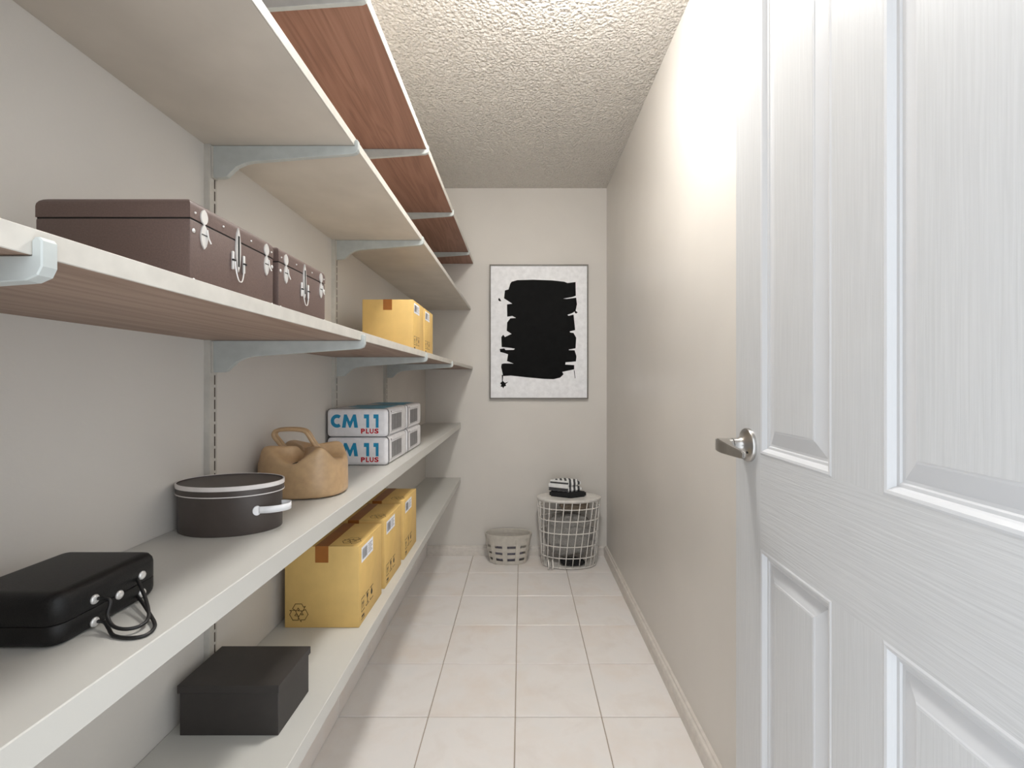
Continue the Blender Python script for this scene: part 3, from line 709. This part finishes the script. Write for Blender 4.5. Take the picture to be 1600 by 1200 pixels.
# ------------------------------------------------------------------ oval slat basket
bk = thing('slat_basket', 'low oval basket of woven pale grey slats on the floor', 'basket', (-0.0845, 2.944, 0.0003))
def brad(z): return 0.114+(0.148-0.114)*(z/0.185)**0.9 if z > 0 else 0.114
BSY = 0.52
def band(name, z0, z1, off, parent=bk, m='bask', th=0.003, n=48):
    bm = bmesh.new(); R = []
    for (z, o_) in ((z0, off), (z1, off), (z1, off-th), (z0, off-th)):
        R.append([bm.verts.new(((brad(z)+o_)*math.cos(2*PI*k/n), (brad(z)*BSY+o_)*math.sin(2*PI*k/n), z)) for k in range(n)])
    for i in range(4):
        A, B = R[i], R[(i+1) % 4]
        for k in range(n): bm.faces.new((A[k], A[(k+1) % n], B[(k+1) % n], B[k]))
    return auto(mesh_obj(name, bm, m, parent), 40)
for (a, c) in ((0.003, 0.024), (0.041, 0.065), (0.080, 0.105), (0.121, 0.168)): band('hoop_slat', a, c, 0.0)
band('rim', 0.160, 0.1865, 0.004, th=0.009)
bm = lathe(bmesh.new(), [(0.112, 0.0), (0.112, 0.005)], 40, 1, BSY); mesh_obj('base', bm, 'bask', bk)
NS = 10
for k in range(NS):
    a = 2*PI*(k+0.25)/NS; da = 0.115
    bm = bmesh.new(); R = []
    for z in (0.002, 0.05, 0.10, 0.165):
        R.append([bm.verts.new(((brad(z)+o_)*math.cos(a+s*da), (brad(z)*BSY+o_)*math.sin(a+s*da), z)) for s, o_ in ((-1, 0.003), (1, 0.003), (1, 0.0002), (-1, 0.0002))])
    for A, B in zip(R, R[1:]):
        for i in range(4): bm.faces.new((A[i], A[(i+1) % 4], B[(i+1) % 4], B[i]))
    bm.faces.new(R[0][::-1]); bm.faces.new(R[-1])
    mesh_obj('upright_slat', bm, 'bask', bk)
def crumple(name, m, c, sx, sy, sz_, seed, amp=0.25, fr_=2.2, parent=None, folds=0):
    bm = bmesh.new(); bmesh.ops.create_icosphere(bm, subdivisions=5, radius=1)
    for v in bm.verts:
        p = v.co.copy(); q = noise.fractal(p*fr_+Vector((seed, seed*2.3, 0)), 0.8, 2.0, 4)
        rid = 1-abs(noise.noise(p*fr_*1.3+Vector((0, seed, seed))))*2
        k = 1+amp*q*0.6+amp*0.45*rid
        if folds: k += 0.05*math.sin(folds*math.atan2(p.y, p.x)+3*p.z+seed)
        k = min(k, 1.12)
        e = Vector([math.copysign(abs(t_)**0.75, t_) for t_ in p])
        v.co = Vector((e.x*sx*k, e.y*sy*k, max(-sz_, e.z*sz_*k)))
    o = mesh_obj(name, bm, m, parent, smooth=True); o.location = c; return o
lv = crumple('lavender_cloth', 'lav', (-0.0845, 2.944, 0.006+0.052), 0.086, 0.040, 0.050, 4.0, 0.15)
tag(lv, 'crumpled lavender-grey cloth lying inside the oval slat basket', 'cloth')

# ------------------------------------------------------------------ wire laundry hamper
HX, HYc = 0.298, 2.905
RT, RB, HSY, HH = 0.196, 0.168, 0.56, 0.418
hm = thing('wire_hamper', 'oval white wire laundry hamper with a flat lid', 'hamper', (HX, HYc, 0.0003))
def hr(z): return RB+(RT-RB)*z/HH
for z, rr in ((0.008, 0.0032), (0.069, 0.0030), (0.139, 0.0030), (0.219, 0.0030), (0.297, 0.0030), (0.369, 0.0030), (0.412, 0.003)):
    mesh_obj('hoop_wire', tube(bmesh.new(), [(hr(z)*math.cos(2*PI*k/48), hr(z)*HSY*math.sin(2*PI*k/48), z) for k in range(48)], rr, 6, closed=True), 'wire', hm, smooth=True)
NW = 25
for k in range(NW):
    a = 2*PI*(k+0.5)/NW; tw = 0.25
    P_ = []
    for j in range(5):
        z = 0.008+(0.412-0.008)*j/4; aa = a+tw*(z/HH-0.5)
        P_.append(((hr(z)+0.001)*math.cos(aa), (hr(z)*HSY+0.001)*math.sin(aa), z))
    mesh_obj('upright_wire', tube(bmesh.new(), P_, 0.0029, 6), 'wire', hm, smooth=True)
auto(mesh_obj('lid', lathe(bmesh.new(), [(0.196, 0.4155), (0.202, 0.417), (0.203, 0.4265), (0.200, 0.4285), (0.1, 0.4287)], 64, 1, 0.58), 'wire', hm), 40)
auto(mesh_obj('base_plate', lathe(bmesh.new(), [(0.164, 0.006), (0.164, 0.009)], 40, 1, HSY), 'wire', hm), 40)
for s in (-0.012, 0.014):
    wl = auto(mesh_obj('wheel', lathe(bmesh.new(), [(0.012, -0.004), (0.026, -0.0045), (0.029, -0.003), (0.029, 0.003), (0.026, 0.0045), (0.012, 0.004)], 24, 1, 1, axis='x', c=(-0.122+s, -0.084, 0.0295)), 'wire', hm), 40)
    mesh_obj('wheel_hub', lathe(bmesh.new(), [(0.016, -0.0055), (0.016, 0.0055)], 20, axis='x', c=(-0.122+s, -0.084, 0.0295)), 'rubber', wl)
LZ = 0.0003+0.4290
tag(crumple('laundry_blanket', 'grey', (HX+0.002, HYc, 0.189), 0.138, 0.078, 0.120, 1.7, 0.22, 1.8, folds=5), 'crumpled grey woven blanket filling the wire hamper', 'blanket')
tag(crumple('laundry_shirt', 'taupe', (HX+0.035, HYc+0.004, 0.374), 0.085, 0.055, 0.026, 5.1, 0.2), 'taupe cloth bunched at the top inside the wire hamper', 'cloth')
tag(crumple('laundry_sock', 'blackc', (HX+0.02, HYc-0.026, 0.027), 0.070, 0.046, 0.016, 8.3, 0.2), 'black garment at the bottom inside the wire hamper', 'cloth')

# folded black cloth with a striped towel on top, both turned a corner towards the door
bm = bmesh.new(); foot = [(-0.120, -0.002), (0.012, -0.064), (0.122, -0.012), (-0.008, 0.058)]
prism(bm, foot, 0, 0.034, 'z'); bmesh.ops.recalc_face_normals(bm, faces=bm.faces)
bmesh.ops.bevel(bm, geom=list(bm.edges), offset=0.007, segments=3, affect='EDGES')
o = auto(mesh_obj('folded_cloth', bm, 'blackc'), 50); o.location = (HX-0.008, HYc+0.002, LZ)
tag(o, 'folded black cloth lying on the hamper lid', 'cloth')
tw_ = thing('striped_towel', 'folded black and white striped towel on the black cloth', 'towel', (HX-0.016, HYc+0.004, LZ+0.0342), -0.42)
# local x runs along the striped side, y along the layered side
def soft(name, m, x0, x1, y0, y1, z0, z1, bev):
    bm = bx(bmesh.new(), x0, x1, y0, y1, z0, z1); bmesh.ops.subdivide_edges(bm, edges=list(bm.edges), cuts=4, use_grid_fill=True)
    bmesh.ops.bevel(bm, geom=[e for e in bm.edges if len(e.link_faces) == 2 and e.calc_face_angle() > 0.8], offset=bev, segments=3, affect='EDGES')
    for v in bm.verts: v.co.z += noise.noise(v.co*22)*0.004*(v.co.z-0.0)/0.04
    return auto(mesh_obj(name, bm, m, tw_), 50)
foot2 = [(-0.118, 0.000), (0.010, -0.058), (0.108, -0.008), (-0.010, 0.052)]
tw_.rotation_euler = (0, 0, 0)
def layer(name, m, z0, z1, k, bev=0.004, bulge=0.0):
    bm = bmesh.new(); prism(bm, [(x*k, y*k) for x, y in foot2], z0, z1, 'z'); bmesh.ops.recalc_face_normals(bm, faces=bm.faces)
    bmesh.ops.bevel(bm, geom=list(bm.edges), offset=bev, segments=3, affect='EDGES')
    return auto(mesh_obj(name, bm, m, tw_), 50)
layer('lower_fold', 'stripe', 0.0, 0.030, 1.0, 0.010)
layer('upper_fold', 'stripe', 0.028, 0.073, 0.97, 0.015)
A0, B0 = Vector(foot2[0]), Vector(foot2[1]); nrm = Vector(((B0-A0).y, -(B0-A0).x)).normalized()
for i, (z0, z1, m) in enumerate(((0.003, 0.015, 'grey_c'), (0.015, 0.024, 'grey_c'), (0.024, 0.050, 'white_c'), (0.050, 0.060, 'grey_c'), (0.060, 0.070, 'white_c'))):
    a, c = A0+(B0-A0)*(0.06 if z1 < 0.06 else 0.13), A0+(B0-A0)*0.97
    bm = bmesh.new(); prism(bm, [tuple(a+nrm*0.003), tuple(c+nrm*0.003), tuple(c-nrm*0.012), tuple(a-nrm*0.012)], z0, z1, 'z'); bmesh.ops.recalc_face_normals(bm, faces=bm.faces)
    bmesh.ops.bevel(bm, geom=list(bm.edges), offset=0.0025, segments=2, affect='EDGES')
    auto(mesh_obj('folded_edge', bm, m, tw_), 50)
